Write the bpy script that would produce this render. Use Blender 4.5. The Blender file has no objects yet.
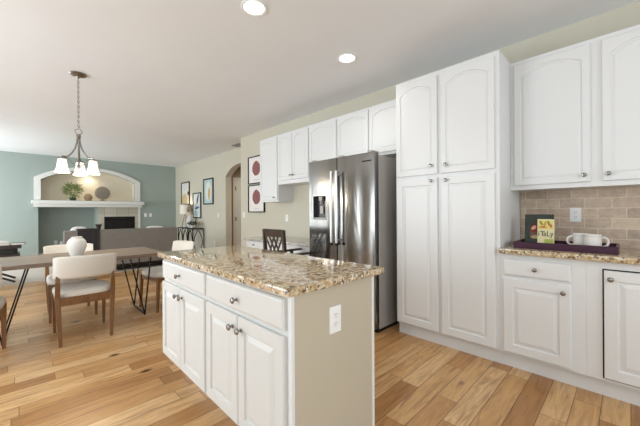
import bpy, bmesh, math, random
from mathutils import Vector, Matrix
random.seed(7)
PI = math.pi
SC = bpy.context.scene
COL = SC.collection

# ------------------------------------------------------------ camera
H = 1.2
cd = bpy.data.cameras.new('camera'); cam = bpy.data.objects.new('camera', cd); COL.objects.link(cam)
cd.sensor_width = 36; cd.sensor_fit = 'HORIZONTAL'; cd.lens = 304.1/640*36; cd.shift_y = -1/640; cd.clip_start = .02
cam.matrix_world = (Matrix.Translation((0, 0, H)) @ Matrix.Rotation(math.radians(-44.476), 4, 'Z')
                    @ Matrix.Rotation(PI/2, 4, 'X') @ Matrix.Rotation(math.radians(-.345), 4, 'Z'))
SC.camera = cam
# ------------------------------------------------------------ world, daylight through the left windows, fill from added back ones, exposure
SC.view_settings.view_transform = 'Standard'; SC.view_settings.look = 'None'
SC.view_settings.gamma = 1; SC.view_settings.use_curve_mapping = False
SC.view_settings.exposure = 0.12
w = bpy.data.worlds.new('sky'); SC.world = w; w.use_nodes = True
w.node_tree.nodes['Background'].inputs[0].default_value = (.72, .84, 1, 1)
w.node_tree.nodes['Background'].inputs[1].default_value = 1.5
XL, YB, XW, XA, YF, YJ, ZC = -2.4, -2.2, 3.252, 3.72, 10.745, 5.65, 2.74
XP, XU = 2.622, 2.927
# window openings: left wall (y0,y1,z0,z1), back wall (x0,x1,z0,z1), added unseen to light the front faces
WL = [(-1.5, .7, .9, 2.2), (2.3, 4.45, .08, 2.2), (5.42, 5.68, .3, 2.2), (7.2, 7.45, .3, 2.2), (7.7, 8.0, .3, 2.2), (8.6, 10.2, .5, 2.2)]
WB_ADDED = [(-1.9, -.1, .5, 2.25), (.7, 2.2, .9, 2.25)]
DAY = (.87, .945, 1.0)
def daylight(loc, rot, sx, sy, p):
    l = bpy.data.lights.new('window_daylight', 'AREA'); l.shape = 'RECTANGLE'; l.size = sx; l.size_y = sy
    l.energy = p*sx*sy; l.color = DAY
    o = bpy.data.objects.new('window_daylight', l); COL.objects.link(o); o.location = loc; o.rotation_euler = rot
PW = [4, 20, 42, 30, 30, 40]
for (y0, y1, z0, z1), pw in zip(WL, PW): daylight((XL-.03, (y0+y1)/2, (z0+z1)/2), (0, -PI/2, 0), z1-z0-.06, y1-y0-.06, pw)
for x0, x1, z0, z1 in WB_ADDED: daylight(((x0+x1)/2, YB-.03, (z0+z1)/2), (PI/2, 0, 0), x1-x0-.06, z1-z0-.06, 13)  # fill lights in the added back windows, aimed at front faces

# ------------------------------------------------------------ materials
def lin(c): return tuple(((v/255)/12.92 if v/255 <= .04045 else ((v/255+.055)/1.055)**2.4) for v in c)+(1,)
def mat(name, c, rough=.5, metal=0, spec=.5, coat=0, emit=None, es=0, trans=0):
    m = bpy.data.materials.new(name); m.use_nodes = True; b = m.node_tree.nodes['Principled BSDF']
    b.inputs['Base Color'].default_value = lin(c); b.inputs['Roughness'].default_value = rough
    b.inputs['Metallic'].default_value = metal; b.inputs['Specular IOR Level'].default_value = spec
    b.inputs['Coat Weight'].default_value = coat; b.inputs['Transmission Weight'].default_value = trans
    if emit: b.inputs['Emission Color'].default_value = lin(emit); b.inputs['Emission Strength'].default_value = es
    return m
class NT:
    def __init__(s, m): s.m = m; s.t = m.node_tree; s.b = s.t.nodes['Principled BSDF']; s.n = s.t.nodes; s.l = s.t.links
    def node(s, t, **k):
        o = s.n.new(t)
        for a, b in k.items(): setattr(o, a, b)
        return o
    def math(s, op, a, b=None, c=None):
        n = s.node('ShaderNodeMath', operation=op)
        for i, v in enumerate((a, b, c)):
            if v is None: continue
            if isinstance(v, (int, float)): n.inputs[i].default_value = v
            else: s.l.new(v, n.inputs[i])
        return n.outputs[0]
    def ramp(s, f, stops, interp='LINEAR'):
        r = s.node('ShaderNodeValToRGB'); e = r.color_ramp; e.interpolation = interp
        while len(e.elements) < len(stops): e.elements.new(.5)
        for el, (p, c) in zip(e.elements, stops): el.position = p; el.color = lin(c) if max(c) > 1.01 else tuple(c)+(1,)
        s.l.new(f, r.inputs[0]); return r.outputs[0]
    def mix(s, f, a, b, mode='MIX'):
        n = s.node('ShaderNodeMix', data_type='RGBA', blend_type=mode)
        for i, v in ((0, f), (6, a), (7, b)):
            if isinstance(v, (int, float)): n.inputs[i].default_value = v
            elif isinstance(v, tuple): n.inputs[i].default_value = v
            else: s.l.new(v, n.inputs[i])
        return n.outputs[2]
    def coord(s, scale=(1, 1, 1), rot=(0, 0, 0)):
        c = s.node('ShaderNodeTexCoord'); m = s.node('ShaderNodeMapping'); m.inputs['Scale'].default_value = scale; m.inputs['Rotation'].default_value = rot
        s.l.new(c.outputs['Object'], m.inputs[0]); return m.outputs[0]
    def noise(s, vec, sc, det=3, rough=.5, dist=0):
        n = s.node('ShaderNodeTexNoise'); n.inputs['Scale'].default_value = sc; n.inputs['Detail'].default_value = det
        n.inputs['Roughness'].default_value = rough; n.inputs['Distortion'].default_value = dist
        s.l.new(vec, n.inputs['Vector']); return n.outputs[0]
    def bump(s, h, st, d=.01):
        n = s.node('ShaderNodeBump'); n.inputs['Strength'].default_value = st; n.inputs['Distance'].default_value = d
        s.l.new(h, n.inputs['Height']); s.l.new(n.outputs[0], s.b.inputs['Normal'])
def painted(name, c, rough=.6, amt=.03, spec=.4):
    m = mat(name, c, rough, spec=spec); t = NT(m); v = t.coord()
    n = t.noise(v, 1.3, 2); base = lin(c)
    dk = tuple(x*(1-amt*2) for x in base[:3])+(1,)
    t.l.new(t.mix(n, dk, base), t.b.inputs['Base Color'])
    t.bump(t.noise(v, 180, 2), .06, .002)
    return m
M = {}
M['cabinet'] = painted('cabinet_paint', (228, 229, 229), .36, .01)
M['island_side'] = painted('island_side_paint', (192, 182, 162), .5, .02)
M['island'] = painted('cabinet_paint_dimmed', (216, 216, 213), .36, .01)  # white cabinet paint greyed to stand in for weaker light on the island
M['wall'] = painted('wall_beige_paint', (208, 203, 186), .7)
M['green'] = painted('wall_green_paint', (160, 172, 166), .7)
M['niche'] = painted('niche_paint', (230, 221, 202), .7)
M['ceiling'] = painted('ceiling_paint', (240, 241, 242), .8)
M['trim'] = painted('trim_paint', (228, 227, 222), .45, .01)
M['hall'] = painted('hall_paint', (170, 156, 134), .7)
M['nickel'] = mat('satin_nickel', (150, 146, 140), .25, 1)
M['dark_gap'] = mat('dark_gap', (28, 26, 25), .8)
M['black_metal'] = mat('black_metal', (30, 29, 29), .45, .6)
M['black'] = mat('black_gloss', (16, 16, 17), .18)
M['cream_fabric'] = mat('cream_fabric', (222, 214, 200), .9, spec=.2)
M['white_leather'] = mat('white_leather', (214, 208, 198), .5)
M['grey_fabric'] = mat('grey_fabric', (138, 133, 127), .95, spec=.2)
M['throw'] = mat('charcoal_throw', (62, 60, 62), 1, spec=.1)
M['white_fabric'] = mat('white_fabric', (236, 234, 230), .9, spec=.2)
M['ceramic'] = mat('white_ceramic', (228, 224, 218), .35)
M['matte_vase'] = mat('matte_vase', (222, 218, 212), .8)
M['stone'] = mat('carved_stone', (150, 140, 126), .85)
M['clay'] = mat('clay_pot', (150, 126, 96), .6)
M['leaf'] = mat('leaf_green', (124, 140, 76), .6)
M['leaf_dark'] = mat('leaf_dark', (52, 72, 52), .6)
M['plate'] = mat('white_plastic', (240, 240, 238), .35)
M['slot'] = mat('outlet_slot', (120, 118, 116), .5)
M['glass'] = mat('pane_glass', (255, 255, 255), 0, trans=1)
M['shade_lamp'] = mat('lamp_shade_linen', (224, 218, 206), .9, emit=(255, 240, 215), es=.12)
M['lampglass'] = mat('alabaster_glass', (250, 246, 236), .3, emit=(255, 244, 224), es=.75)
M['bulb'] = mat('lamp_glow', (255, 250, 240), .4, emit=(255, 248, 236), es=9)
M['paper'] = mat('paper_white', (238, 236, 230), .8)
M['rug'] = mat('rug_wool', (204, 194, 182), 1, spec=.1)
M['walnut_dark'] = mat('espresso_wood', (46, 32, 30), .35)
M['tray'] = mat('tray_lacquer', (66, 36, 54), .35, spec=.3)
M['firebox'] = mat('firebox_black', (14, 14, 15), .4)
M['fab_bump'] = None
for k in ('cream_fabric', 'grey_fabric', 'rug', 'throw'):
    t = NT(M[k]); v = t.coord(); t.bump(t.noise(v, 220 if k != 'rug' else 60, 3), .4, .004)
    c = tuple(t.b.inputs['Base Color'].default_value); d = tuple(x*.82 for x in c[:3])+(1,)
    t.l.new(t.mix(t.noise(v, 9, 3), d, c), t.b.inputs['Base Color'])
def wood(name, a, b, sc=(3, 30, 30), rough=.4):
    m = mat(name, a, rough); t = NT(m); v = t.coord(sc)
    t.l.new(t.ramp(t.noise(v, 1.6, 5, .6, .6), [(.3, b), (.7, a)]), t.b.inputs['Base Color']); return m
M['chair_wood'] = wood('chair_oak', (136, 94, 52), (98, 64, 34), (30, 30, 3))
M['table_wood'] = wood('table_grey_oak', (152, 130, 110), (88, 74, 62), (1.2, 22, 22), .3)
M['chair_dark'] = wood('chair_dark_walnut', (70, 50, 28), (36, 26, 16), (20, 20, 4))

def floor_mat():
    m = mat('hickory_planks', (200, 150, 100), .3, spec=.5); t = NT(m)
    sx = t.node('ShaderNodeSeparateXYZ'); t.l.new(t.coord(), sx.inputs[0]); X, Y = sx.outputs[0], sx.outputs[1]
    W, L = .127, .86
    ry = t.math('DIVIDE', Y, W); row = t.math('FLOOR', ry)
    wn = t.node('ShaderNodeTexWhiteNoise', noise_dimensions='1D'); t.l.new(row, wn.inputs['W'])
    cx = t.math('ADD', t.math('DIVIDE', X, L), t.math('MULTIPLY', wn.outputs[0], 7.3)); cell = t.math('FLOOR', cx)
    cmb = t.node('ShaderNodeCombineXYZ'); t.l.new(row, cmb.inputs[0]); t.l.new(cell, cmb.inputs[1])
    w2 = t.node('ShaderNodeTexWhiteNoise', noise_dimensions='2D'); t.l.new(cmb.outputs[0], w2.inputs['Vector'])
    rnd = w2.outputs[0]
    base = t.ramp(rnd, [(0, (172, 124, 74)), (.18, (192, 144, 90)), (.5, (210, 166, 112)), (.85, (226, 188, 138)), (1, (184, 136, 84))])
    # grain, shifted per plank
    gx = t.node('ShaderNodeCombineXYZ')
    t.l.new(t.math('ADD', t.math('MULTIPLY', X, 1.4), t.math('MULTIPLY', rnd, 40)), gx.inputs[0])
    t.l.new(t.math('MULTIPLY', Y, 13), gx.inputs[1]); t.l.new(t.math('MULTIPLY', rnd, 17), gx.inputs[2])
    g = t.noise(gx.outputs[0], 2.2, 6, .62, 1.1)
    col = t.mix(t.ramp(g, [(.36, (0, 0, 0)), (.60, (1, 1, 1))]), lin((140, 92, 48)), base)
    col = t.mix(.55, col, base)
    g2 = t.noise(gx.outputs[0], .9, 4, .55, 1.6)
    streak = t.ramp(g2, [(.57, (0, 0, 0)), (.68, (.5, .5, .5))])
    col = t.mix(streak, col, lin((118, 76, 42)))
    # knots
    vo = t.node('ShaderNodeTexVoronoi'); vo.inputs['Scale'].default_value = 1.0
    kx = t.node('ShaderNodeCombineXYZ'); t.l.new(t.math('MULTIPLY', X, 2.0), kx.inputs[0]); t.l.new(t.math('MULTIPLY', Y, 3.6), kx.inputs[1])
    t.l.new(kx.outputs[0], vo.inputs['Vector'])
    kn = t.ramp(vo.outputs['Distance'], [(.035, (1, 1, 1)), (.11, (0, 0, 0))])
    col = t.mix(kn, col, lin((70, 42, 24)))
    # seams
    fy = t.math('FRACT', ry); fx = t.math('FRACT', cx)
    e1 = t.math('LESS_THAN', t.math('MINIMUM', fy, t.math('SUBTRACT', 1, fy)), .014)
    e2 = t.math('LESS_THAN', t.math('MINIMUM', fx, t.math('SUBTRACT', 1, fx)), .0018)
    seam = t.math('MAXIMUM', e1, e2)
    col = t.mix(t.math('MULTIPLY', seam, .85), col, lin((66, 42, 24)))
    t.l.new(col, t.b.inputs['Base Color'])
    t.l.new(t.math('ADD', .22, t.math('MULTIPLY', g, .18)), t.b.inputs['Roughness'])
    t.bump(t.math('SUBTRACT', t.math('MULTIPLY', g, .25), seam), .25, .002)
    return m
M['floor'] = floor_mat()
def granite(name='granite', pale=False):
    m = mat(name, (200, 185, 160), .06, spec=.7); t = NT(m); v = t.coord()
    a = t.noise(v, 34, 6, .68, .3)
    col = t.ramp(a, [(.34, (96, 76, 54)), (.44, (170, 144, 106)), (.53, (204, 186, 154)), (.66, (224, 212, 190)), (.8, (194, 186, 174))] if not pale else [(.3, (150, 146, 140)), (.6, (206, 202, 196))])
    b = t.noise(v, 15, 5, .65, .5)
    col = t.mix(t.ramp(b, [(.50, (0, 0, 0)), (.66, (.7, .7, .7))]), col, lin((186, 152, 108) if not pale else (190, 186, 180)))
    vo = t.node('ShaderNodeTexVoronoi'); vo.inputs['Scale'].default_value = 95; t.l.new(v, vo.inputs['Vector'])
    sp = t.node('ShaderNodeSeparateColor'); t.l.new(vo.outputs['Color'], sp.inputs[0])
    clus = t.ramp(t.noise(v, 20, 3, .6), [(.44, (0, 0, 0)), (.56, (1, 1, 1))])
    dark = t.math('MULTIPLY', t.math('GREATER_THAN', sp.outputs[0], .70), clus)
    col = t.mix(t.math('MULTIPLY', dark, .85), col, lin((66, 52, 42)))
    gre = t.math('GREATER_THAN', sp.outputs[1], .93)
    col = t.mix(t.math('MULTIPLY', gre, .7), col, lin((236, 230, 220)))
    t.l.new(col, t.b.inputs['Base Color']); return m
M['granite'] = granite(); M['granite_pale'] = granite('granite_pale', True)
def tile_mat():
    m = mat('travertine_tile', (180, 162, 142), .35); t = NT(m); c = t.node('ShaderNodeTexCoord'); s = t.node('ShaderNodeSeparateXYZ'); t.l.new(c.outputs['Object'], s.inputs[0])
    cb = t.node('ShaderNodeCombineXYZ'); t.l.new(t.math('SUBTRACT', s.outputs[1], -1.2640), cb.inputs[0]); t.l.new(t.math('SUBTRACT', s.outputs[2], .900), cb.inputs[1])
    br = t.node('ShaderNodeTexBrick'); br.inputs['Scale'].default_value = 1; br.inputs['Brick Width'].default_value = .160; br.inputs['Row Height'].default_value = .0795
    br.inputs['Mortar Size'].default_value = .0035; br.inputs['Mortar Smooth'].default_value = .2; br.inputs['Bias'].default_value = 0
    br.inputs['Color1'].default_value = lin((210, 196, 182)); br.inputs['Color2'].default_value = lin((186, 171, 158)); br.inputs['Mortar'].default_value = lin((218, 208, 194))
    t.l.new(cb.outputs[0], br.inputs['Vector'])
    n = t.noise(cb.outputs[0], 22, 5, .65, .3)
    col = t.mix(.5, br.outputs[0], t.ramp(n, [(.3, (132, 116, 100)), (.7, (206, 194, 176))]), 'OVERLAY')
    t.l.new(col, t.b.inputs['Base Color']); t.bump(t.math('SUBTRACT', t.math('MULTIPLY', n, .3), br.outputs['Fac']), .35, .003); return m
M['tile'] = tile_mat()
def fp_tile():
    m = mat('hearth_tile', (196, 190, 176), .4); t = NT(m); c = t.node('ShaderNodeTexCoord'); s = t.node('ShaderNodeSeparateXYZ'); t.l.new(c.outputs['Object'], s.inputs[0])
    cb = t.node('ShaderNodeCombineXYZ'); t.l.new(s.outputs[0], cb.inputs[0]); t.l.new(s.outputs[2], cb.inputs[1])
    br = t.node('ShaderNodeTexBrick'); br.offset = 0; br.inputs['Scale'].default_value = 1; br.inputs['Brick Width'].default_value = .3; br.inputs['Row Height'].default_value = .3
    br.inputs['Mortar Size'].default_value = .006; br.inputs['Color1'].default_value = lin((192, 188, 172)); br.inputs['Color2'].default_value = lin((176, 172, 156)); br.inputs['Mortar'].default_value = lin((150, 146, 132))
    t.l.new(cb.outputs[0], br.inputs['Vector']); t.l.new(br.outputs[0], t.b.inputs['Base Color']); return m
M['fp_tile'] = fp_tile()
def steel():
    m = mat('brushed_steel', (140, 138, 135), .13, 1); t = NT(m)
    tg = t.node('ShaderNodeTangent', direction_type='RADIAL', axis='Z'); t.l.new(tg.outputs[0], t.b.inputs['Tangent']); t.b.inputs['Anisotropic Rotation'].default_value = .25
    n1 = t.noise(t.coord((1.2, 3.2, .35)), 2.4, 3, .5, .3); n2 = t.noise(t.coord((2, 2, 320)), 1, 3, .6)
    t.b.inputs['Anisotropic'].default_value = .8
    t.l.new(t.math('ADD', .12, t.math('MULTIPLY', n2, .08)), t.b.inputs['Roughness'])
    t.bump(n1, .10, .05); return m
M['steel'] = steel()
M['handle_steel'] = mat('handle_steel', (214, 213, 211), .3, 1)
M['steel_side'] = mat('steel_side', (172, 166, 160), .45, .15)
def stone_bump():
    t = NT(M['stone']); v = t.coord(); t.bump(t.noise(v, 60, 4), 1, .02)
stone_bump()
def art(name, shapes, bg):
    """shapes: (cx,cz,rx,rz,rot,colour) ellipses in generated space (x=width, z=height)"""
    m = mat(name, bg, .6); t = NT(m); c = t.node('ShaderNodeTexCoord'); s = t.node('ShaderNodeSeparateXYZ'); t.l.new(c.outputs['Generated'], s.inputs[0])
    wob = t.noise(c.outputs['Generated'], 3.5, 2); col = lin(bg)
    for cx, cz, rx, rz, rot, cc in shapes:
        dx = t.math('SUBTRACT', s.outputs[0], cx); dz = t.math('SUBTRACT', s.outputs[2], cz)
        ca, sa = math.cos(rot), math.sin(rot)
        a = t.math('DIVIDE', t.math('ADD', t.math('MULTIPLY', dx, ca), t.math('MULTIPLY', dz, sa)), rx)
        b = t.math('DIVIDE', t.math('SUBTRACT', t.math('MULTIPLY', dz, ca), t.math('MULTIPLY', dx, sa)), rz)
        r = t.math('ADD', t.math('ADD', t.math('MULTIPLY', a, a), t.math('MULTIPLY', b, b)), t.math('MULTIPLY', wob, .5))
        col = t.mix(t.math('LESS_THAN', r, 1.2), col, lin(cc))
    t.l.new(col, t.b.inputs['Base Color']); return m

# ------------------------------------------------------------ mesh helpers
class MB:
    def __init__(s): s.bm = bmesh.new()
    def box(s, x0, x1, y0, y1, z0, z1, bev=0, seg=2):
        b = bmesh.new(); bmesh.ops.create_cube(b, size=1)
        for v in b.verts: v.co = Vector(((x0+x1)/2+v.co.x*(x1-x0), (y0+y1)/2+v.co.y*(y1-y0), (z0+z1)/2+v.co.z*(z1-z0)))
        if bev: bmesh.ops.bevel(b, geom=b.edges[:], offset=bev, segments=seg, affect='EDGES', profile=.6)
        s._add(b); return s
    def _add(s, b, mtx=None):
        if mtx: bmesh.ops.transform(b, matrix=mtx, verts=b.verts)
        mp = {v: s.bm.verts.new(v.co) for v in b.verts}
        for f in b.faces:
            try: s.bm.faces.new([mp[v] for v in f.verts])
            except ValueError: pass
        b.free()
    def loft(s, loops, caps=True, closed=False):
        vs = [[s.bm.verts.new(p) for p in l] for l in loops]; n = len(vs[0])
        rng = range(len(vs)) if closed else range(len(vs)-1)
        for i in rng:
            a, b = vs[i], vs[(i+1) % len(vs)]
            for j in range(n): s.bm.faces.new((a[j], a[(j+1) % n], b[(j+1) % n], b[j]))
        if caps and not closed: s.bm.faces.new(vs[0][::-1]); s.bm.faces.new(vs[-1])
        return s
    def tube(s, pts, r, n=8, closed=False):
        pts = [Vector(p) for p in pts]; loops = []; ref = None
        for i, p in enumerate(pts):
            if closed: d = pts[(i+1) % len(pts)]-pts[i-1]
            else: d = (pts[min(i+1, len(pts)-1)]-pts[max(i-1, 0)])
            d.normalize()
            if ref is None: ref = Vector((0, 0, 1)) if abs(d.z) < .9 else Vector((1, 0, 0))
            u = d.cross(ref).normalized(); ref = u.cross(d).normalized() if True else ref
            rad = r[i] if isinstance(r, (list, tuple)) else r
            loops.append([p+(u*math.cos(a)+ref*math.sin(a))*rad for a in [2*PI*k/n for k in range(n)]])
        return s.loft(loops, closed=closed)
    def bar(s, a, b, w, h, w2=None, h2=None, up=(0, 0, 1)):
        """rectangular bar from a to b"""
        a, b = Vector(a), Vector(b); d = (b-a).normalized(); upv = Vector(up)
        if abs(d.dot(upv)) > .98: upv = Vector((0, 1, 0))
        u = d.cross(upv).normalized(); v = u.cross(d).normalized(); w2 = w2 or w; h2 = h2 or h
        L = [[p+u*(sx*ww/2)+v*(sz*hh/2) for sx, sz in ((-1, -1), (1, -1), (1, 1), (-1, 1))] for p, ww, hh in ((a, w, h), (b, w2, h2))]
        return s.loft(L)
    def lathe(s, prof, o=(0, 0, 0), axis='Z', n=24, caps=True):
        o = Vector(o); L = []
        for r, h in prof:
            l = []
            for k in range(n):
                a = 2*PI*k/n; c, q = math.cos(a)*max(r, .0004), math.sin(a)*max(r, .0004)
                l.append(o+Vector({'Z': (c, q, h), 'Y': (c, h, q), 'X': (h, c, q)}[axis]))
            L.append(l)
        return s.loft(L, caps=caps)
    def ellipsoid(s, c, rx, ry, rz, p=2.0, n=20, m=12, rot=None):
        """superellipsoid, p>2 boxier"""
        def f(x): return math.copysign(abs(x)**(2/p), x)
        L = []
        for i in range(m+1):
            ph = -PI/2+PI*i/m; cz = max(abs(math.cos(ph)), .02); zz = f(math.sin(ph)); rr = cz**(2/p)
            L.append([Vector((rx*rr*f(math.cos(2*PI*k/n)), ry*rr*f(math.sin(2*PI*k/n)), rz*zz)) for k in range(n)])
        if rot: L = [[rot @ q for q in l] for l in L]
        L = [[q+Vector(c) for q in l] for l in L]
        return s.loft(L)
    def quad(s, *p): s.bm.faces.new([s.bm.verts.new(q) for q in p]); return s
    def poly(s, pts, d):
        """extrude planar polygon by vector d"""
        a = [Vector(p) for p in pts]; b = [p+Vector(d) for p in a]; return s.loft([a, b])
    def build(s, name, m, parent=None, smooth=False, angle=35):
        bmesh.ops.recalc_face_normals(s.bm, faces=s.bm.faces)
        me = bpy.data.meshes.new(name); s.bm.to_mesh(me); s.bm.free()
        me.materials.append(m); o = bpy.data.objects.new(name, me); COL.objects.link(o)
        if smooth:
            for p in me.polygons: p.use_smooth = True
            me.set_sharp_from_angle(angle=math.radians(angle))
        if parent: o.parent = parent
        return o
def tag(o, label, cat, group=None):
    o['label'] = label; o['category'] = cat
    if group: o['group'] = group
    return o
def thing(name, label, cat, loc=(0, 0, 0), rz=0, group=None):
    o = bpy.data.objects.new(name, None); COL.objects.link(o); o.location = loc; o.rotation_euler = (0, 0, rz); o.empty_display_size = .1
    return tag(o, label, cat, group)
def struct(o): o['kind'] = 'structure'; return o
def copy_tree(o, parent=None):
    c = o.copy(); COL.objects.link(c); c.parent = parent
    for ch in list(o.children): copy_tree(ch, c)
    return c
def text(name, body, size, mt, parent, mtx, ext=.0006, font_scale=(1, 1)):
    cu = bpy.data.curves.new(name, 'FONT'); cu.body = body; cu.size = size; cu.extrude = ext; cu.align_x = 'CENTER'; cu.align_y = 'CENTER'
    tmp = bpy.data.objects.new(name+'_tmp', cu); COL.objects.link(tmp); dg = bpy.context.evaluated_depsgraph_get()
    me = bpy.data.meshes.new_from_object(tmp.evaluated_get(dg)); bpy.data.objects.remove(tmp)
    me.materials.clear(); me.materials.append(mt); me.transform(mtx @ Matrix.Diagonal((font_scale[0], font_scale[1], 1, 1)))
    o = bpy.data.objects.new(name, me); COL.objects.link(o); o.parent = parent; return o

# ------------------------------------------------------------ structure
struct(MB().box(XL-.2, 6.5, YB-.2, 13, -.1, 0).build('floor', M['floor']))
struct(MB().box(XL-.2, 6.5, YB-.2, 13, ZC, ZC+.1).build('ceiling', M['ceiling']))
struct(MB().box(XW, XW+.12, YB, YJ-.12, 0, ZC).build('wall_right', M['wall']))
struct(MB().box(XW, XA, YJ-.12, YJ, 0, ZC).build('wall_jog', M['wall']))
# arched opening in the hall side wall: y 5.85..7.22, spring 2.13, apex 2.37
def arch_z(t, spring, apex): # t in -1..1
    rise = apex-spring; R = (1+(rise)**2)/(2*rise)  # unit half width
    return apex-R+math.sqrt(max(R*R-t*t, 0)) if False else spring+rise*(1-abs(t)**2.3)
b = MB()
AY0, AY1 = 5.85, 7.22
b.box(XA, XA+.16, YJ-.12, AY0, 0, ZC); b.box(XA, XA+.16, AY1, 12, 0, ZC)
N = 20
pts = [(AY0+(AY1-AY0)*i/N, arch_z(-1+2*i/N, 2.12, 2.37)) for i in range(N+1)]
poly = [(XA, y, z) for y, z in pts]+[(XA, AY1, ZC), (XA, AY0, ZC)]
for i in range(N):
    (ya, za), (yb, zb) = pts[i], pts[i+1]
    b.loft([[(x, ya, za), (x, yb, zb), (x, yb, ZC), (x, ya, ZC)] for x in (XA, XA+.16)])
struct(b.build('wall_arch', M['wall']))
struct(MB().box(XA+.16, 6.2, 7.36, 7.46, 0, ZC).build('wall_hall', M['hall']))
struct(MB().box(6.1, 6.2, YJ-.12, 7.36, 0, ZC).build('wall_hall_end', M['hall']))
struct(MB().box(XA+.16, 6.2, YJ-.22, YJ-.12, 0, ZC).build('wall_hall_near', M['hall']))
# hall door
b = MB(); x0, x1 = 3.99, 4.9
b.box(x0, x0+.07, 7.335, 7.36, 0, 2.13, .004); b.box(x1, x1+.07, 7.335, 7.36, 0, 2.13, .004); b.box(x0+.07, x1, 7.335, 7.36, 2.06, 2.13, .004)
struct(b.build('trim_1', M['trim']))
def panel_door(b, x0, x1, y0, y1, z0, z1, panels):
    b.box(x0, x1, y0, y1, z0, z1)
    for a0, a1, c0, c1 in panels: b.box(a0, a1, y0-.006, y0, c0, c1, .005)
b = MB(); panel_door(b, 4.06, 4.9, 7.345, 7.36, .01, 2.06, [(4.14, 4.43, 7, 8, ) for _ in ()]+[(4.15, 4.44, .2, .85), (4.52, 4.81, .2, .85), (4.15, 4.44, 1.0, 1.9), (4.52, 4.81, 1.0, 1.9)])
d1 = struct(b.build('door_1', M['trim']))
for z in (.25, 1.03, 1.84): MB().box(4.055, 4.075, 7.328, 7.344, z-.05, z+.05, .003).build('hinge', M['nickel'], d1)
MB().lathe([(.025, 0), (.025, -.01), (.01, -.012), (.01, -.04), (.028, -.05), (.028, -.065), (.01, -.075)], (4.84, 7.339, .98), 'Y', 16).build('door_handle', M['nickel'], d1, True)

# far wall with niche and alcove
NX0, NX1, NZ0, NZS, NZA = .36, 2.52, 1.56, 2.10, 2.40     # niche opening
AX0, AX1, AZ1 = .31, 1.56, 1.37                          # alcove
FX0, FX1, FZ1 = 1.72, 2.51, 1.10                          # firebox
b = MB(); Y0, Y1 = YF, YF+.12
b.box(XL-.12, AX0, Y0, Y1, 0, ZC); b.box(2.655, XA, Y0, Y1, 0, ZC)
b.box(AX0, NX0, Y0, Y1, AZ1, ZC); b.box(NX0, NX1, Y0, Y1, AZ1, NZ0); b.box(NX1, 2.655, Y0, Y1, 0, ZC)
b.box(AX1, FX0, Y0, Y1, 0, AZ1); b.box(FX0, FX1, Y0, Y1, FZ1, AZ1); b.box(FX1, NX1+.0001, Y0, Y1, 0, AZ1)
def nz(t): return arch_z(t, NZS, NZA)
for i in range(N):
    xa, xb = NX0+(NX1-NX0)*i/N, NX0+(NX1-NX0)*(i+1)/N; za, zb = nz(-1+2*i/N), nz(-1+2*(i+1)/N)
    b.loft([[(xa, y, za), (xb, y, zb), (xb, y, ZC), (xa, y, ZC)] for y in (Y0, Y1)])
b.box(AX0-.1, AX1+.1, Y0+.62, Y0+.7, 0, AZ1+.1); b.box(AX0-.1, AX0, Y1, Y0+.62, 0, AZ1+.1); b.box(AX1, AX1+.06, Y1, Y0+.62, 0, AZ1+.1); b.box(AX0, AX1, Y1, Y0+.62, AZ1, AZ1+.1)
struct(b.build('wall_far', M['green']))
b = MB(); D = .42
b.box(NX0-.1, NX1+.1, Y0+D, Y0+D+.08, NZ0-.09, 2.7); b.box(NX0-.1, NX0, Y1, Y0+D, NZ0-.08, 2.7); b.box(NX1, NX1+.1, Y1, Y0+D, NZ0-.08, 2.7)
b.box(NX0, NX1, Y1, Y0+D, NZ0-.08, NZ0)
for i in range(N):
    xa, xb = NX0+(NX1-NX0)*i/N, NX0+(NX1-NX0)*(i+1)/N; za, zb = nz(-1+2*i/N), nz(-1+2*(i+1)/N)
    b.loft([[(xa, y, za), (xb, y, zb), (xb, y, zb+.06), (xa, y, za+.06)] for y in (Y1, Y0+D)])
struct(b.build('wall_niche', M['niche']))
# niche casing
b = MB(); tw = .13
b.poly([(NX0-tw, Y0-.04, NZ0), (NX0, Y0-.04, NZ0), (NX0, Y0-.04, NZS), (NX0-tw, Y0-.04, NZS+.05)], (0, .04, 0)); b.poly([(NX1+tw, Y0-.04, NZ0), (NX1, Y0-.04, NZ0), (NX1, Y0-.04, NZS), (NX1+tw, Y0-.04, NZS+.05)], (0, .04, 0))
for i in range(N):
    t0, t1 = -1+2*i/N, -1+2*(i+1)/N; cx, hw = (NX0+NX1)/2, (NX1-NX0)/2
    o = lambda t: (cx+t*(hw+tw), arch_z(t, NZS+.05, NZA+.09)); q = lambda t: (cx+t*hw, nz(t))
    b.loft([[(q(t0)[0], y, q(t0)[1]), (q(t1)[0], y, q(t1)[1]), (o(t1)[0], y, o(t1)[1]), (o(t0)[0], y, o(t0)[1])] for y in (Y0-.04, Y0)])
struct(b.build('trim_2', M['trim']))
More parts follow.
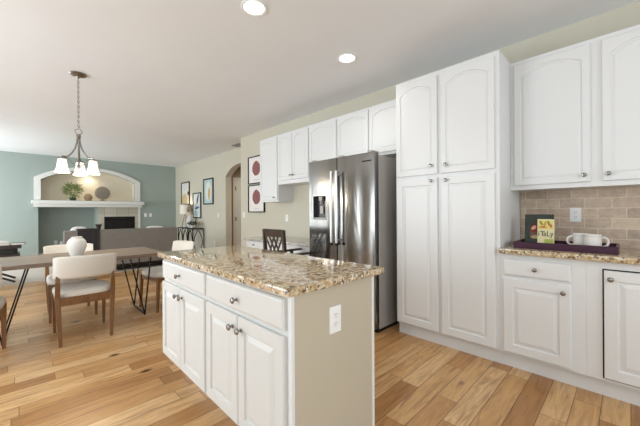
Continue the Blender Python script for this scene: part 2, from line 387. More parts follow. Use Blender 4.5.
# left wall with windows
def holes_wall(b, axis, fixed0, fixed1, a0, a1, holes):
    """solid wall from a0 to a1 along its length with rectangular holes"""
    f = (lambda p, q, z0, z1: b.box(fixed0, fixed1, p, q, z0, z1)) if axis == 'y' else (lambda p, q, z0, z1: b.box(p, q, fixed0, fixed1, z0, z1))
    c = a0
    for h0, h1, z0, z1 in holes: f(c, h0, 0, ZC); f(h0, h1, 0, z0); f(h0, h1, z1, ZC); c = h1
    f(c, a1, 0, ZC)
b = MB(); holes_wall(b, 'y', XL-.12, XL, YB-.12, YF, WL); struct(b.build('wall_left', M['wall']))
b = MB(); holes_wall(b, 'x', YB-.12, YB, XL, XW+.12, WB_ADDED); struct(b.build('wall_back', M['wall']))
def win(n, axis, p0, p1, z0, z1):
    b = MB(); g = MB(); F = .05
    bx = (lambda m, a, c, d, e, t0, t1: m.box(XL+t0, XL+t1, a, c, d, e)) if axis == 'y' else (lambda m, a, c, d, e, t0, t1: m.box(a, c, YB+t0, YB+t1, d, e))
    for a, c, d, e in ((p0-.07, p0, z0-.07, z1+.07), (p1, p1+.07, z0-.07, z1+.07), (p0, p1, z1, z1+.07), (p0, p1, z0-.07, z0)): bx(b, a, c, d, e, 0, .02)
    for a, c, d, e in ((p0, p0+F, z0, z1), (p1-F, p1, z0, z1), (p0+F, p1-F, z1-F, z1), (p0+F, p1-F, z0, z0+F)): bx(b, a, c, d, e, -.1, -.05)
    w_ = struct(b.build('window_%d' % n, M['trim'])); bx(g, p0+F, p1-F, z0+F, z1-F, -.08, -.072); g.build('pane', M['glass'], w_)
for i, h in enumerate(WL): win(i+1, 'y', *h)
for i, h in enumerate(WB_ADDED): win(i+len(WL)+1, 'x', *h)  # back windows are added, out of view
# skirting
def skirt(n, x0, x1, y0, y1): struct(MB().box(x0, x1, y0, y1, 0, .11, .004).build('baseboard_'+n, M['trim']))
skirt('right', XW-.014, XW, 2.75, YJ+.014); skirt('jog', XW, XA-.014, YJ, YJ+.014)
skirt('arch_far', XA-.014, XA, AY1, YF); skirt('arch_near', XA-.014, XA, YJ+.014, AY0)
skirt('far_left', XL, AX0, YF-.014, YF); skirt('far_right', 2.655, XA-.014, YF-.014, YF); skirt('alcove', AX0, AX1, YF+.606, YF+.62)
# tiled backsplash
struct(MB().box(XW-.012, XW, -.9, .695, .915, 1.372).build('wall_backsplash', M['tile']))

# ------------------------------------------------------------ cabinets (local: x right along the front, y into the cabinet, z up)
def rect_arch(m, w, h, rise, K=22):
    """closed outline inset by m, counter-clockwise from bottom left; top arched by rise"""
    x0, x1, z0, z1 = m, w-m, m, h-m
    pts = [(x0, z0), (x1, z0), (x1, (z0+z1-rise)/2)]
    for i in range(K+1):
        t = 1-2*i/K; pts.append(((x0+x1)/2+t*(x1-x0)/2, z1-rise+rise*math.sqrt(max(0, 1-(abs(t))**2.0)) if False else z1-rise*abs(t)**2.0))
    pts.append((x0, (z0+z1-rise)/2)); return pts
def knob(parent, x, z, y=0):
    return MB().lathe([(.0085, 0), (.0085, -.003), (.005, -.006), (.005, -.014), (.011, -.017), (.0155, -.021), (.0155, -.025), (.012, -.029), (.004, -.031)], (x, y, z), 'Y', 16).build('knob', M['nickel'], parent, True)
def door(parent, x0, x1, z0, z1, rise=0, knobs=(), name='door', raised=True, m=.062, label=None, mt=None):
    w, h = x1-x0, z1-z0; B = MB()
    def L(mm, y, r): return [Vector((x0+px, y, z0+pz)) for px, pz in rect_arch(mm, w, h, r)]
    if rise: m -= .018
    if raised and rise: loops = [L(0, .02, 0), L(0, .004, 0), L(.004, 0, 0), L(m, 0, rise), L(m+.004, .008, rise), L(m+.009, .008, rise), L(m+.024, .002, rise), L(m+.028, .002, rise)]
    elif raised: loops = [L(0, .02, 0), L(0, .004, 0), L(.004, 0, 0), L(m, 0, rise), L(m+.004, .009, rise), L(m+.013, .009, rise), L(m+.036, .001, rise), L(m+.040, .001, rise)]
    else: loops = [L(0, .02, 0), L(0, .008, 0), L(.006, .002, 0), L(.016, 0, 0)]
    B.loft(loops)
    d = B.build(name, mt or M['cabinet'], parent)
    if label: d['label'] = label
    for kx, kz in knobs: knob(d, kx, kz)
    return d
def cabinet(name, label, loc, w, d, z0, z1, doors=(), drawers=(), toe=0, rz=-PI/2, group=None, cat='cabinet', body_mat=None):
    r = thing(name, label, cat, (loc[0], loc[1], 0), rz, group)
    MB().box(0, w, .02, d, z0, z1, .0025).build('cabinet_body', body_mat or M['cabinet'], r)
    if toe: MB().box(0, w, .02+toe, d, 0, z0).build('toe_kick', M['cabinet'], r)
    for a in doors: door(r, *a, mt=body_mat)
    for x0, x1, a, c, k in drawers: door(r, x0, x1, a, c, 0, k, 'drawer', False, mt=body_mat)
    return r
UP = 'wall cabinets'
# pantry: y 1.613 -> .703
py = lambda y: 1.613-y
cabinet('pantry_cabinet', 'tall white pantry cabinet with four doors between refrigerator and counter', (XP, 1.613), .91, .628, .115, 2.447,
        doors=[(.014, py(1.192), 1.532, 2.405, .06, [(py(1.242), 1.61)]), (py(1.160), py(.735), 1.532, 2.405, .06, [(py(1.11), 1.605)]),
               (.014, py(1.192), .13, 1.500, 0, [(py(1.242), 1.472)]), (py(1.160), py(.735), .13, 1.500, 0, [(py(1.11), 1.47)])], toe=.045)
# right upper
ry = lambda y: .703-y
cabinet('wall_cabinet', 'large white arched two-door wall cabinet above the tiled backsplash', (XU, .7025), 1.20, .325, 1.372, 2.44,
        doors=[(ry(.672), ry(.197), 1.408, 2.405, .06, [(ry(.232), 1.458)]), (ry(.135), ry(-.34), 1.408, 2.405, .06, [(ry(.103), 1.457)])])
# right base: drawer over door
cabinet('base_cabinet', 'white base cabinet with one drawer over one door beside pantry', (XP, .7025), .50, .62, .115, .875,
        doors=[(ry(.68), ry(.278), .135, .692, 0, [(ry(.318), .64)])], drawers=[(ry(.68), ry(.278), .715, .838, [(ry(.477), .776)])], toe=.05)
r = cabinet('base_cabinet', 'white base cabinet with full-height door in a dark gap at right edge', (XP, .2025), .80, .62, .115, .875, toe=.05)
q = lambda y: .2025-y
door(r, q(.116), q(-.40), .140, .820, 0, [(q(.085), .768)])
MB().box(q(.124), q(-.408), .0185, .0198, .132, .828).build('door_gap', M['dark_gap'], r)
b = MB(); b.box(0, 1.0, 0, 1.3, 0, 1)
def slab(name, label, x0, x1, y0, y1, z0, z1):
    return tag(MB().box(x0, x1, y0, y1, z0, z1, .009, 3).build(name, M['granite'], None, True), label, 'countertop')
slab('granite_countertop', 'speckled granite countertop under the tray beside pantry', XP-.03, XW-.0125, -.6, .702, .876, .915)

# left uppers
cabinet('wall_cabinet', 'narrow tall white wall cabinet at the left end, beside oval prints', (XU, 4.465), .511, .325, 1.372, 2.44,
        doors=[(.014, .497, 1.40, 2.41, .03, [(4.465-4.035, 1.44)])], body_mat=M['cabinet'])
cabinet('wall_cabinet', 'short white wall cabinet with two doors above the desk', (XU, 3.953), .745, .325, 1.64, 2.44,
        doors=[(.014, .364, 1.70, 2.41, .05, [(.335, 1.765)]), (.376, .731, 1.70, 2.41, .05, [(.405, 1.765)])])
cabinet('wall_cabinet', 'single-door white wall cabinet left of the refrigerator cabinet', (XU, 3.207), .54, .325, 1.64, 2.44,
        doors=[(.012, .528, 1.70, 2.41, .05, [])])
cabinet('wall_cabinet', 'white two-door wall cabinet directly over the refrigerator', (XU, 2.666), 1.052, .325, 1.845, 2.44,
        doors=[(.014, .500, 1.875, 2.41, .05, []), (.518, 1.038, 1.875, 2.41, .05, [])])

# desk
r = thing('desk_cabinet', 'white built-in desk drawer unit under picture frames', 'desk', (2.655, 4.46, 0), -PI/2)
MB().box(0, .50, .02, .595, .10, .745, .003).build('cabinet_body', M['cabinet'], r); MB().box(0, .5, .08, .595, 0, .1).build('toe_kick', M['cabinet'], r)
door(r, .01, .49, .63, .735, 0, [(.25, .685)], 'drawer', False); door(r, .01, .49, .38, .615, 0, [(.25, .5)], 'drawer', False); door(r, .01, .49, .115, .365, 0, [(.25, .25)], 'drawer', False)
MB().box(.5, 1.76, .04, .06, .58, .745, .003).build('apron', M['cabinet'], r)
MB().box(1.74, 1.76, .06, .595, 0, .745).build('side_panel', M['cabinet'], r)
t = MB().box(2.63, XW-.002, 2.70, 4.49, .746, .784, .007, 3).build('desk_countertop', M['granite_pale'], None, True)
tag(t, 'pale granite desktop along the wall behind dark chair', 'countertop')

# refrigerator: front X=2.455, y 2.665..1.735
r = thing('refrigerator', 'stainless side-by-side refrigerator with water dispenser', 'refrigerator', (2.45, 2.675, 0), -PI/2)
FW = .935
MB().box(.005, FW-.005, .085, .78, .03, 1.765, .006).build('fridge_body', M['steel_side'], r)
MB().box(.01, FW-.01, .06, .5, 0, .04).build('base_grille', M['black_metal'], r)
def fdoor(x0, x1, hole=None, label=None):
    B = MB()
    if hole:
        h0, h1, g0, g1 = hole
        B.box(x0, h0, 0, .075, .045, 1.79); B.box(h1, x1, 0, .075, .045, 1.79)
        B.box(h0, h1, 0, .075, .045, g0); B.box(h0, h1, 0, .075, g1, 1.79)
        B.box(h0, h1, .065, .075, g0, g1)
        bmesh.ops.remove_doubles(B.bm, verts=B.bm.verts, dist=.0002)
    else: B.box(x0, x1, 0, .075, .045, 1.79, .008, 3)
    return B.build('door', M['steel'], r, True)
dl = fdoor(0, .442, (.072, .272, 1.115, 1.385)); dr = fdoor(.449, FW)
def handle(parent, x):
    B = MB(); B.tube([(x, -.052, .865), (x, -.056, 1.0), (x, -.058, 1.25), (x, -.056, 1.5), (x, -.052, 1.64)], .0155, 12)
    for z in (.90, 1.60): B.tube([(x, 0, z), (x, -.056, z)], .009, 8)
    h_ = B.build('handle', M['handle_steel'], parent, True)
    MB().tube([(x, -.052, .84), (x, -.052, .868)], .0165, 12).build('end_cap', M['black_metal'], h_, True)
handle(dl, .408); handle(dr, .482)
MB().box(.075, .269, .045, .064, 1.118, 1.382).build('dispenser_recess', M['black'], dl)
MB().box(.075, .269, .004, .045, 1.118, 1.135, .003).build('drip_tray', M['steel_side'], dl)
b = MB(); b.box(.15, .20, .01, .045, 1.33, 1.38, .004); b.tube([(.175, .025, 1.33), (.175, .025, 1.29)], .008, 8); b.box(.15, .2, .03, .044, 1.18, 1.27, .004); b.build('dispenser_spout', M['steel_side'], dl, True)
B = MB()
for a in ((.066, .072, 1.109, 1.391), (.272, .278, 1.109, 1.391), (.072, .272, 1.385, 1.391), (.072, .272, 1.109, 1.115)): B.box(a[0], a[1], -.004, .002, a[2], a[3])
B.build('dispenser_trim', M['nickel'], dl)
MB().box(.79, .90, -.003, 0, 1.70, 1.712, .001).build('badge', M['dark_gap'], dr)
for x, p in ((.86, dr), (.04, dl), (.47, dr)):
    MB().box(x-.02, x+.035, .02, .14, 1.791, 1.812, .005).build('hinge_cover', M['steel_side'], r)

# ------------------------------------------------------------ island
# local x = 2.375 - y ; front (door faces) X=.722
IY1, IY0 = 2.375, .915
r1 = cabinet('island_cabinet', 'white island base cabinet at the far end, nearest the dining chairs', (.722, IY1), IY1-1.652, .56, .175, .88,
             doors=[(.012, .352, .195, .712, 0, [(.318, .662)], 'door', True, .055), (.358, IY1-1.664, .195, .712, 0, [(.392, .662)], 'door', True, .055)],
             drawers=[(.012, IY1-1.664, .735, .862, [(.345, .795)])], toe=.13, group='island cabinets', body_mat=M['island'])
j = lambda y: 1.651-y
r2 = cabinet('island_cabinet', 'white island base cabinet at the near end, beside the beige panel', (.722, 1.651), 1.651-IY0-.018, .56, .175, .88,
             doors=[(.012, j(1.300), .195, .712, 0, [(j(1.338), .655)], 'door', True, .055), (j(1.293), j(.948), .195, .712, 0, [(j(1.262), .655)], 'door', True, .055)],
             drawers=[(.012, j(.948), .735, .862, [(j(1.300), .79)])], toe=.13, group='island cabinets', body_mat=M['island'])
pr = thing('island_end_panel', 'plain beige end panel of island below granite top', 'panel', (0, 0, 0))
MB().box(.755, 1.258, IY0, IY0+.0175, 0, .879).build('panel', M['island_side'], pr)
e = MB().box(.738, .7549, IY0-.002, IY0+.0175, .0, .879, .002).build('corner_trim', M['cabinet'], pr)
MB().box(1.258, 1.276, IY0-.004, IY0+.0175, 0, .879, .002).build('corner_trim', M['trim'], pr)
MB().box(.76, 1.285, IY0-.014, IY0-.0045, 0, .085, .003).build('base_moulding', M['trim'], pr)
MB().box(1.283, 1.30, IY0+.018, IY1-.02, 0, .879).build('back_panel', M['island_side'], pr)
slab('granite_countertop', 'large speckled beige granite countertop on the kitchen island', .702, 1.335, .886, 2.41, .881, .915)

# outlets and switches (local: plate centred, front toward -y)
def outlet(label, loc, rz, kind='outlet', s=1):
    r = thing('wall_outlet' if kind == 'outlet' else 'light_switch', label, 'outlet' if kind == 'outlet' else 'switch', loc, rz)
    MB().box(-.036*s, .036*s, -.006, 0, -.058*s, .058*s, .002).build('cover_plate', M['plate'], r)
    if kind == 'outlet':
        for z in (-.02, .02):
            f = MB().box(-.017*s, .017*s, -.008, -.0055, (z-.014)*s, (z+.014)*s, .002).build('receptacle', M['plate'], r)
            B = MB()
            for x in (-.006, .006): B.box((x-.0012)*s, (x+.0012)*s, -.0085, -.0079, (z-.002)*s, (z+.008)*s)
            B.box(-.002*s, .002*s, -.0085, -.0079, (z-.010)*s, (z-.006)*s); B.build('slot', M['slot'], f)
    else: MB().box(-.008, .008, -.014, -.005, -.017, .017, .003).build('toggle', M['plate'], r)
    return r
outlet('white outlet on the beige island end panel', (.985, IY0, .727), 0)
outlet('white outlet on the tiled backsplash behind the mugs', (XW-.012, .312, 1.165), -PI/2)
outlet('white outlet on the wall above the desk', (XW, 4.12, 1.10), -PI/2)
outlet('white outlet low on the beige wall beside console table', (XA, 7.86, .36), -PI/2, s=1.3)
outlet('white outlet low inside the green fireplace alcove', (.69, YF+.62, .38), 0)
outlet('light switch on kitchen wall left of the oval prints', (XW, 5.54, 1.15), -PI/2, 'switch')
outlet('light switch on beige wall left of the archway', (XA, 7.62, 1.13), -PI/2, 'switch')
outlet('left light switch on green wall right of fireplace', (2.80, YF, 1.137), 0, 'switch')
outlet('right light switch on green wall, nearest the room corner', (2.95, YF, 1.137), 0, 'switch')

# ------------------------------------------------------------ ceiling items
def downlight(label, x, y):
    r = thing('recessed_light', label, 'ceiling light', (x, y, ZC), 0)
    MB().lathe([(.072, -.001), (.098, -.001), (.098, -.006), (.09, -.010), (.075, -.006), (.072, -.001)], n=32, caps=False).build('trim_ring', M['plate'], r, True)
    MB().lathe([(.0735, -.0005), (.0735, -.005), (.03, -.006)], n=32).build('lens', M['bulb'], r, True)
    l = bpy.data.lights.new('downlight', 'SPOT'); l.energy = 18; l.spot_size = 2.4; l.spot_blend = .8; l.shadow_soft_size = .07; l.color = (1, .95, .87)
    o = bpy.data.objects.new('downlight', l); COL.objects.link(o); o.location = (0, 0, -.02); o.parent = r
downlight('round recessed ceiling light nearest the camera', 1.253, 1.97)
downlight('round recessed ceiling light nearest the pantry and refrigerator', 2.332, 1.976)
def small_spot(label, x, y, z, en, col):
    r = thing('recessed_light', label, 'ceiling light', (x, y, z))
    MB().lathe([(.04, -.001), (.06, -.001), (.06, -.006), (.04, -.006)], n=24, caps=False).build('trim_ring', M['plate'], r, True)
    MB().lathe([(.0405, -.0005), (.0405, -.004), (.02, -.005)], n=24).build('lens', M['bulb'], r, True)
    l = bpy.data.lights.new('small_spot', 'SPOT'); l.energy = en; l.spot_size = 2.5; l.spot_blend = 1; l.shadow_soft_size = .04; l.color = col
    o = bpy.data.objects.new('small_spot', l); COL.objects.link(o); o.location = (0, 0, -.02); o.parent = r
small_spot('small warm light in the top of the arched niche', 1.40, YF+.24, nz(-.04)-.001, 15, (1, .86, .66))
small_spot('added warm fill light in the hallway beyond the archway', 4.55, 6.5, ZC, 55, (1, .88, .7))  # unseen fixture, added to brighten the hall door
r = thing('ceiling_vent', 'small white ceiling air vent near the archway wall', 'vent', (3.53, 6.25, ZC))
MB().box(-.08, .08, -.16, .16, -.012, 0, .003).build('vent_frame', M['slot'], r)
b = MB()
for k in range(6): b.box(-.06, .06, -.13+k*.048, -.11+k*.048, -.016, -.012)
b.build('louvers', M['steel_side'], r)

# chandelier
CX, CY = .453, 4.255
r = thing('chandelier', 'brushed nickel chandelier with three white glass shades', 'chandelier', (CX, CY, ZC))
MB().lathe([(.076, 0), (.079, -.008), (.066, -.022), (.022, -.034), (.010, -.05)], n=32).build('canopy', M['nickel'], r, True)
z = -.05; k = 0; B = MB()
while z > -.60:
    a = Vector((.008, 0, 0)) if k % 2 else Vector((0, .008, 0)); pts = []
    for i in range(10):
        an = 2*PI*i/10; pts.append(a*math.cos(an)+Vector((0, 0, z-.014+.0185*math.sin(an))))
    B.tube(pts, .0036, 6, True); z -= .027; k += 1
B.build('chain', M['nickel'], r, True)
B = MB(); B.tube([(.03*math.cos(2*PI*i/18), .0, -.64+.03*math.sin(2*PI*i/18)) for i in range(18)], .004, 8, True); B.build('ring', M['nickel'], r, True)
MB().lathe([(.004, -.665), (.02, -.675), (.022, -.70), (.012, -.715), (.007, -.73), (.007, -1.0), (.014, -1.01), (.02, -1.03), (.012, -1.055), (.003, -1.07)], n=16).build('stem', M['nickel'], r, True)
cdir = Vector((.994, -.106, 0)); fdir = Vector((.106, .994, 0))
for k, (ca, cb) in enumerate(((-.138, -.055), (.125, -.075), (.012, .15))):
    d = (cdir*ca+fdir*cb); L = d.length; d = d/L; R = L
    prof = [(.012, -.685), (.02, -.76), (.045, -.83), (.085, -.885), (.13, -.925), (.165, -.93), (R, -.93), (R+.012, -.945)]
    prof = [(a*R/.2 if i < 6 else a, zz) for i, (a, zz) in enumerate(prof)]
    B = MB(); B.tube([d*a+Vector((0, 0, zz)) for a, zz in prof[:7]]+[d*R+Vector((0, 0, -.955))], .008, 8)
    B.tube([d*.01+Vector((0, 0, -1.02)), d*R*.35+Vector((0, 0, -1.0)), d*R*.65+Vector((0, 0, -.95)), d*R*.85+Vector((0, 0, -.925))], .004, 8)
    B.build('arm', M['nickel'], r, True)
    p = d*R
    sh = MB().lathe([(.028, -.955), (.036, -.965), (.043, -1.01), (.049, -1.055), (.060, -1.092), (.066, -1.103), (.063, -1.104), (.046, -1.055), (.040, -1.01), (.032, -.966), (.03, -.96)], p, n=28, caps=False).build('shade', M['lampglass'], r, True)
    MB().lathe([(.006, -.94), (.034, -.945), (.036, -.958), (.02, -.97)], p, n=20).build('shade_cap', M['nickel'], sh, True)
    MB().ellipsoid(p+Vector((0, 0, -1.03)), .022, .022, .03).build('bulb', M['bulb'], sh, True)
    l = bpy.data.lights.new('chandelier_light', 'POINT'); l.energy = 6; l.color = (1, .9, .75); l.shadow_soft_size = .05
    o = bpy.data.objects.new('chandelier_light', l); COL.objects.link(o); o.location = p+Vector((0, 0, -1.12)); o.parent = r

# ------------------------------------------------------------ dining table
TX0, TX1, TY0, TY1 = -1.05, 1.17, 3.74, 4.56
r = thing('dining_table', 'long grey wooden dining table on black metal V legs', 'table', ((TX0+TX1)/2, 4.15, 0))
cx = (TX0+TX1)/2
MB().box(TX0-cx, TX1-cx, -.41, .41, .712, .75, .004).build('tabletop', M['table_wood'], r)
for sx, xb, xs in ((1, 1.035, (.885, 1.105)), (-1, -.13, (.05, -.26))):
    B = MB(); xc = xb-cx; W = .0135
    for yb in (-.13, .34):
        for xt in xs: B.bar((xc, yb, .006), (xt-cx, yb, .70), W, W)
    B.bar((xc, -.14, .006), (xc, .35, .006), W, W)
    for xt in xs: B.bar((xt-cx, -.2, .704), (xt-cx, .38, .704), .03, .012)
    B.bar((xs[0]-cx, .1, .704), (xs[1]-cx, .1, .704), .03, .012)
    B.build('leg_frame', M['black_metal'], r)
v = thing('vase', 'round white ceramic vase on the dining table', 'vase', (.405, 3.99, .751))
MB().lathe([(.045, .0), (.05, .004), (.060, .04), (.078, .09), (.084, .125), (.078, .16), (.058, .188), (.042, .198), (.042, .20), (.048, .208), (.043, .209), (.036, .2), (.036, .18)], n=36).build('vase_body', M['matte_vase'], v, True)

# ------------------------------------------------------------ dining chairs (front = +y)
def pad(b, W, z0, z1, yc, th, bend, tilt, n=14, p=4.0):
    """curved upholstered back panel; bend>0 brings the ends forward (+y)"""
    L = []; zc, hz = (z0+z1)/2, (z1-z0)/2
    for i in range(n+1):
        s = -1+2*i/n; ends = (1-abs(s)**10)**.5*.94+.06 if abs(s) < 1 else .35
        x = s*W/2; yo = bend*s*s; ring = []
        for k in range(16):
            a = 2*PI*k/16; ca, sa = math.cos(a), math.sin(a)
            f = lambda t: math.copysign(abs(t)**(2/p), t)
            zz = zc+hz*f(sa)*(.86+.14*ends); yy = yc+yo+th/2*f(ca)*ends - tilt*(zz-zc)
            ring.append((x, yy, zz))
        L.append(ring)
    b.loft(L)
def dining_chair(label, loc, rz, W=.46):
    r = thing('dining_chair', label, 'chair', loc, rz, 'dining chairs'); w = W/2
    b = MB(); L = []
    # seat cushion: rounded trapezoid
    def outline(sc, z):
        pts = []
        for k in range(28):
            a = 2*PI*k/28; f = lambda t: math.copysign(abs(t)**.45, t)
            x, y = f(math.cos(a)), f(math.sin(a)); ww = (w-.005)*(1+.04*y)
            pts.append((x*ww*sc, y*.235*sc+.01, z))
        return pts
    b.loft([outline(.9, .405), outline(.97, .412), outline(1, .43), outline(1, .455), outline(.97, .472), outline(.86, .482), outline(.5, .487)])
    b.build('seat', M['white_leather'], r, True, 60)
    b = MB(); pad(b, W+.02, .602, .812, -.292, .045, .07, .16); b.build('backrest', M['white_leather'], r, True, 60)
    for s in (-1, 1):
        b = MB(); x = s*(w-.022)
        L = [[(x-s*.018*max(0, 1-z/.44)+dx*a, y+dy*c, z) for dx, dy in ((-1, -1), (1, -1), (1, 1), (-1, 1))] for a, c, y, z in
             ((.013, .015, -.245, 0), (.017, .020, -.225, .22), (.019, .023, -.215, .44), (.016, .016, -.240, .58), (.013, .010, -.232, .635))]
        b.loft(L); b.build('leg', M['chair_wood'], r)
        b = MB(); x = s*(w-.026)
        b.loft([[(x+dx*a, .215+dy*a+o_, z) for dx, dy in ((-1, -1), (1, -1), (1, 1), (-1, 1))] for a, o_, z in ((.012, .015, 0), (.019, 0, .41))]); b.build('leg', M['chair_wood'], r)
    b = MB(); b.box(-w+.03, w-.03, -.228, -.2, .355, .432, .003); b.box(-w+.03, w-.03, .2, .225, .36, .405, .003)
    for s in (-1, 1): b.box(s*(w-.026)-.011, s*(w-.026)+.011, -.2, .2, .36, .405, .003)
    b.build('seat_frame', M['chair_wood'], r)
    return r
c1 = dining_chair('white upholstered dining chair with wooden legs, nearest the camera, back turned', (.437, 3.835, 0), 0)
def chair_copy(label, loc, rz):
    c = copy_tree(c1); c.location = loc; c.rotation_euler = (0, 0, rz); c['label'] = label; return c
chair_copy('cream dining chair across the table, behind the white vase', (.425, 4.68, 0), PI)
chair_copy('white dining chair at the right end of table, behind the island', (1.35, 4.24, 0), PI/2+.2)
chair_copy('dining chair cut off by the left edge of the photo', (-.335, 3.70, 0), math.radians(-4))

# ------------------------------------------------------------ dark desk chair (front = +x world -> rz -90)
r = thing('desk_chair', 'dark brown wooden armchair with lattice back at the desk', 'chair', (2.31, 2.90, 0), -PI/2)
w = .188
for s in (-1, 1):
    b = MB(); b.loft([[(s*w+dx*.016, y+dy*.018, z) for dx, dy in ((-1, -1), (1, -1), (1, 1), (-1, 1))] for y, z in ((-.26, 0), (-.2, .42), (-.195, .62), (-.225, 1.0))]); b.build('back_post', M['chair_dark'], r)
    b = MB(); b.bar((s*w, .2, 0), (s*w, .2, .72), .03, .03, .034, .034); b.build('leg', M['chair_dark'], r)
    b = MB(); b.box(s*w-.025, s*w+.025, -.2, .36, .695, .72, .006); b.build('arm', M['chair_dark'], r)
MB().box(-w+.016, w-.016, -.21, .22, .40, .46, .012).build('seat', M['chair_dark'], r)
b = MB(); b.loft([[(x, y0+(.02*(1-(x/w)**2))*-1, z) for y0, z in ((-.225, .915), (-.2, .915), (-.21, 1.005), (-.24, 1.005))] for x in [(-w+.012)+(2*w-.024)*i/8 for i in range(9)]]); b.build('top_rail', M['chair_dark'], r)
b = MB(); b.box(-w+.01, w-.01, -.21, -.19, .58, .62, .003)
for xa, xb in ((-.17, .03), (-.09, .09), (-.01, .16), (.17, -.03), (.09, -.09), (.01, -.16)):
    b.bar((xb, -.2, .61), (xa, -.222, .925), .018, .012, up=(0, 1, 0))
b.build('lattice', M['chair_dark'], r)

# ------------------------------------------------------------ counter things
r = thing('serving_tray', 'dark purple wooden tray on the granite counter', 'tray', (2.705, .63, .915), -PI/2)
MB().box(0, .58, 0, .30, .001, .012, .002).build('tray_base', M['tray'], r)
b = MB(); b.box(0, .58, 0, .014, .012, .05, .003); b.box(0, .58, .286, .30, .012, .05, .003); b.box(0, .014, .014, .286, .012, .05, .003); b.box(.566, .58, .014, .286, .012, .05, .003)
b.build('tray_rim', M['tray'], r)
def book_obj(label, y_left, wid, z1, x, th, lean, cover, page):
    r = thing('cookbook', label, 'book', (x, y_left, .931), -PI/2); hh = z1-.931
    r.rotation_euler = (math.radians(-lean), 0, -PI/2)
    b = MB(); b.box(0, wid, 0, .003, 0, hh, .001); b.box(0, wid, th-.003, th, 0, hh, .001); b.box(0, .003, .003, th-.003, 0, hh); b.build('cover', cover, r)
    MB().box(.003, wid-.003, .0032, th-.0032, .003, hh-.003).build('pages', M['paper'], r); return r, wid, hh
green = painted('book_green', (34, 48, 34), .35)
k1, wd, hh = book_obj('dark green cookbook with red fruit picture standing in tray', .592, .185, 1.172, 2.88, .022, 5, green, None)
MB().box(.035, .115, -.001, 0, .05, hh-.065).build('cover_picture', art('fruit_picture', [(.5, .3, .7, .3, 0, (110, 84, 60)), (.5, .62, .55, .25, 0, (120, 36, 34)), (.3, .68, .22, .12, .4, (226, 170, 140)), (.55, .1, .5, .12, 0, (190, 170, 130))], (60, 40, 34)), k1)
k2, wd, hh2 = book_obj('pale yellow paperback titled italy leaning on the green cookbook', .502, .104, 1.135, 2.845, .014, 4, mat('book_cream', (226, 216, 168), .5), None)
rotm = Matrix.Rotation(PI/2, 4, 'X')
ink = mat('ink_navy', (26, 42, 84), .5); gold = mat('ink_olive', (150, 130, 50), .5); inkd = mat('ink_dark', (40, 46, 40), .5)
text('title_lettering', 'iT', .064, ink, k2, Matrix.Translation((.026, -.001, hh2*.45)) @ rotm, font_scale=(.85, .85))
text('title_lettering', 'aLy', .064, inkd, k2, Matrix.Translation((.069, -.001, hh2*.45)) @ rotm, font_scale=(.72, .9))
MB().box(.006, .098, -.0008, 0, hh2*.62, hh2-.01).build('cover_picture', art('cover_pattern', [(.2, .7, .1, .3, .3, (150, 140, 70)), (.45, .6, .08, .35, -.2, (196, 150, 60)), (.7, .7, .1, .3, .2, (130, 140, 80)), (.85, .4, .1, .2, .1, (200, 110, 70)), (.3, .25, .3, .08, 0, (190, 90, 60))], (224, 206, 120)), k2)
MB().box(.045, .098, -.0008, 0, .012, hh2*.26).build('cover_patch', mat('cover_green', (176, 186, 90), .5), k2)
def mug(label, y, x, ang):
    r = thing('mug', label, 'mug', (x, y, .9275), ang)
    R, hh = .0455, .106
    MB().lathe([(.03, 0), (.036, .002), (R-.001, .02), (R, .05), (R, hh), (R-.002, hh+.002), (R-.005, hh), (R-.006, .02), (.02, .008)], n=36).build('mug_body', M['ceramic'], r, True)
    b = MB(); b.tube([(R-.004+(.038*math.sin(PI*i/10)**.7), 0, .056+.032*math.cos(PI*i/10)) for i in range(11)], .0072, 10); b.build('handle', M['ceramic'], r, True)
    b = MB()
    for k in range(20):
        a = 2*PI*k/20; b.lathe([(.0026, -.0002), (.0026, .0012)], (0, 0, 0), 'X', 8)
        vs = list(b.bm.verts)[-16:]; mt = Matrix.Rotation(a, 4, 'Z') @ Matrix.Translation((R-.0006, 0, hh-.012))
        for v_ in vs: v_.co = mt @ v_.co
    b.build('rim_dots', M['slot'], r)
mug('white dotted mug on tray, handle pointing left toward the books', .245, 2.868, math.radians(110))
mug('white dotted mug on tray, handle pointing right, nearest the right edge', .178, 2.80, math.radians(-75))

# ------------------------------------------------------------ wall art
def framed(name, label, X, y0, y1, z0, z1, artm, fr=.018, fm='black_metal', group=None, mat_in=0.0):
    r = thing(name, label, 'picture', (X, y1, (z0+z1)/2), -PI/2, group); wv, h = y1-y0, (z1-z0)/2
    b = MB(); b.box(0, fr, -.03, -.001, -h, h, .001); b.box(wv-fr, wv, -.03, -.001, -h, h, .001); b.box(fr, wv-fr, -.03, -.001, h-fr, h, .001); b.box(fr, wv-fr, -.03, -.001, -h, -h+fr, .001)
    b.build('frame', M[fm], r)
    MB().box(fr, wv-fr, -.014, -.001, -h+fr, h-fr).build('artwork', artm, r); return r
red = (140, 84, 82)
def oval(n): return art(n, [(.5, .56, .27, .29, .15, red), (.5, .12, .2, .018, 0, (212, 206, 202))], (236, 233, 230))
framed('framed_print', 'upper framed print with a dusty red oval shape', XW, 4.77, 5.33, 1.755, 2.29, oval('oval_print_a'))
framed('framed_print', 'lower framed print with a dusty red oval shape', XW, 4.77, 5.33, 1.20, 1.735, oval('oval_print_b'))
framed('framed_picture', 'white and ochre abstract picture above the table lamp', XA, 9.52, 10.17, 1.45, 2.17, art('abstract_ochre', [(.4, .2, .45, .28, 0, (214, 192, 146)), (.85, .5, .10, .10, .2, (60, 60, 74)), (.5, .8, .4, .2, 0, (224, 222, 222))], (236, 230, 220)), .03)
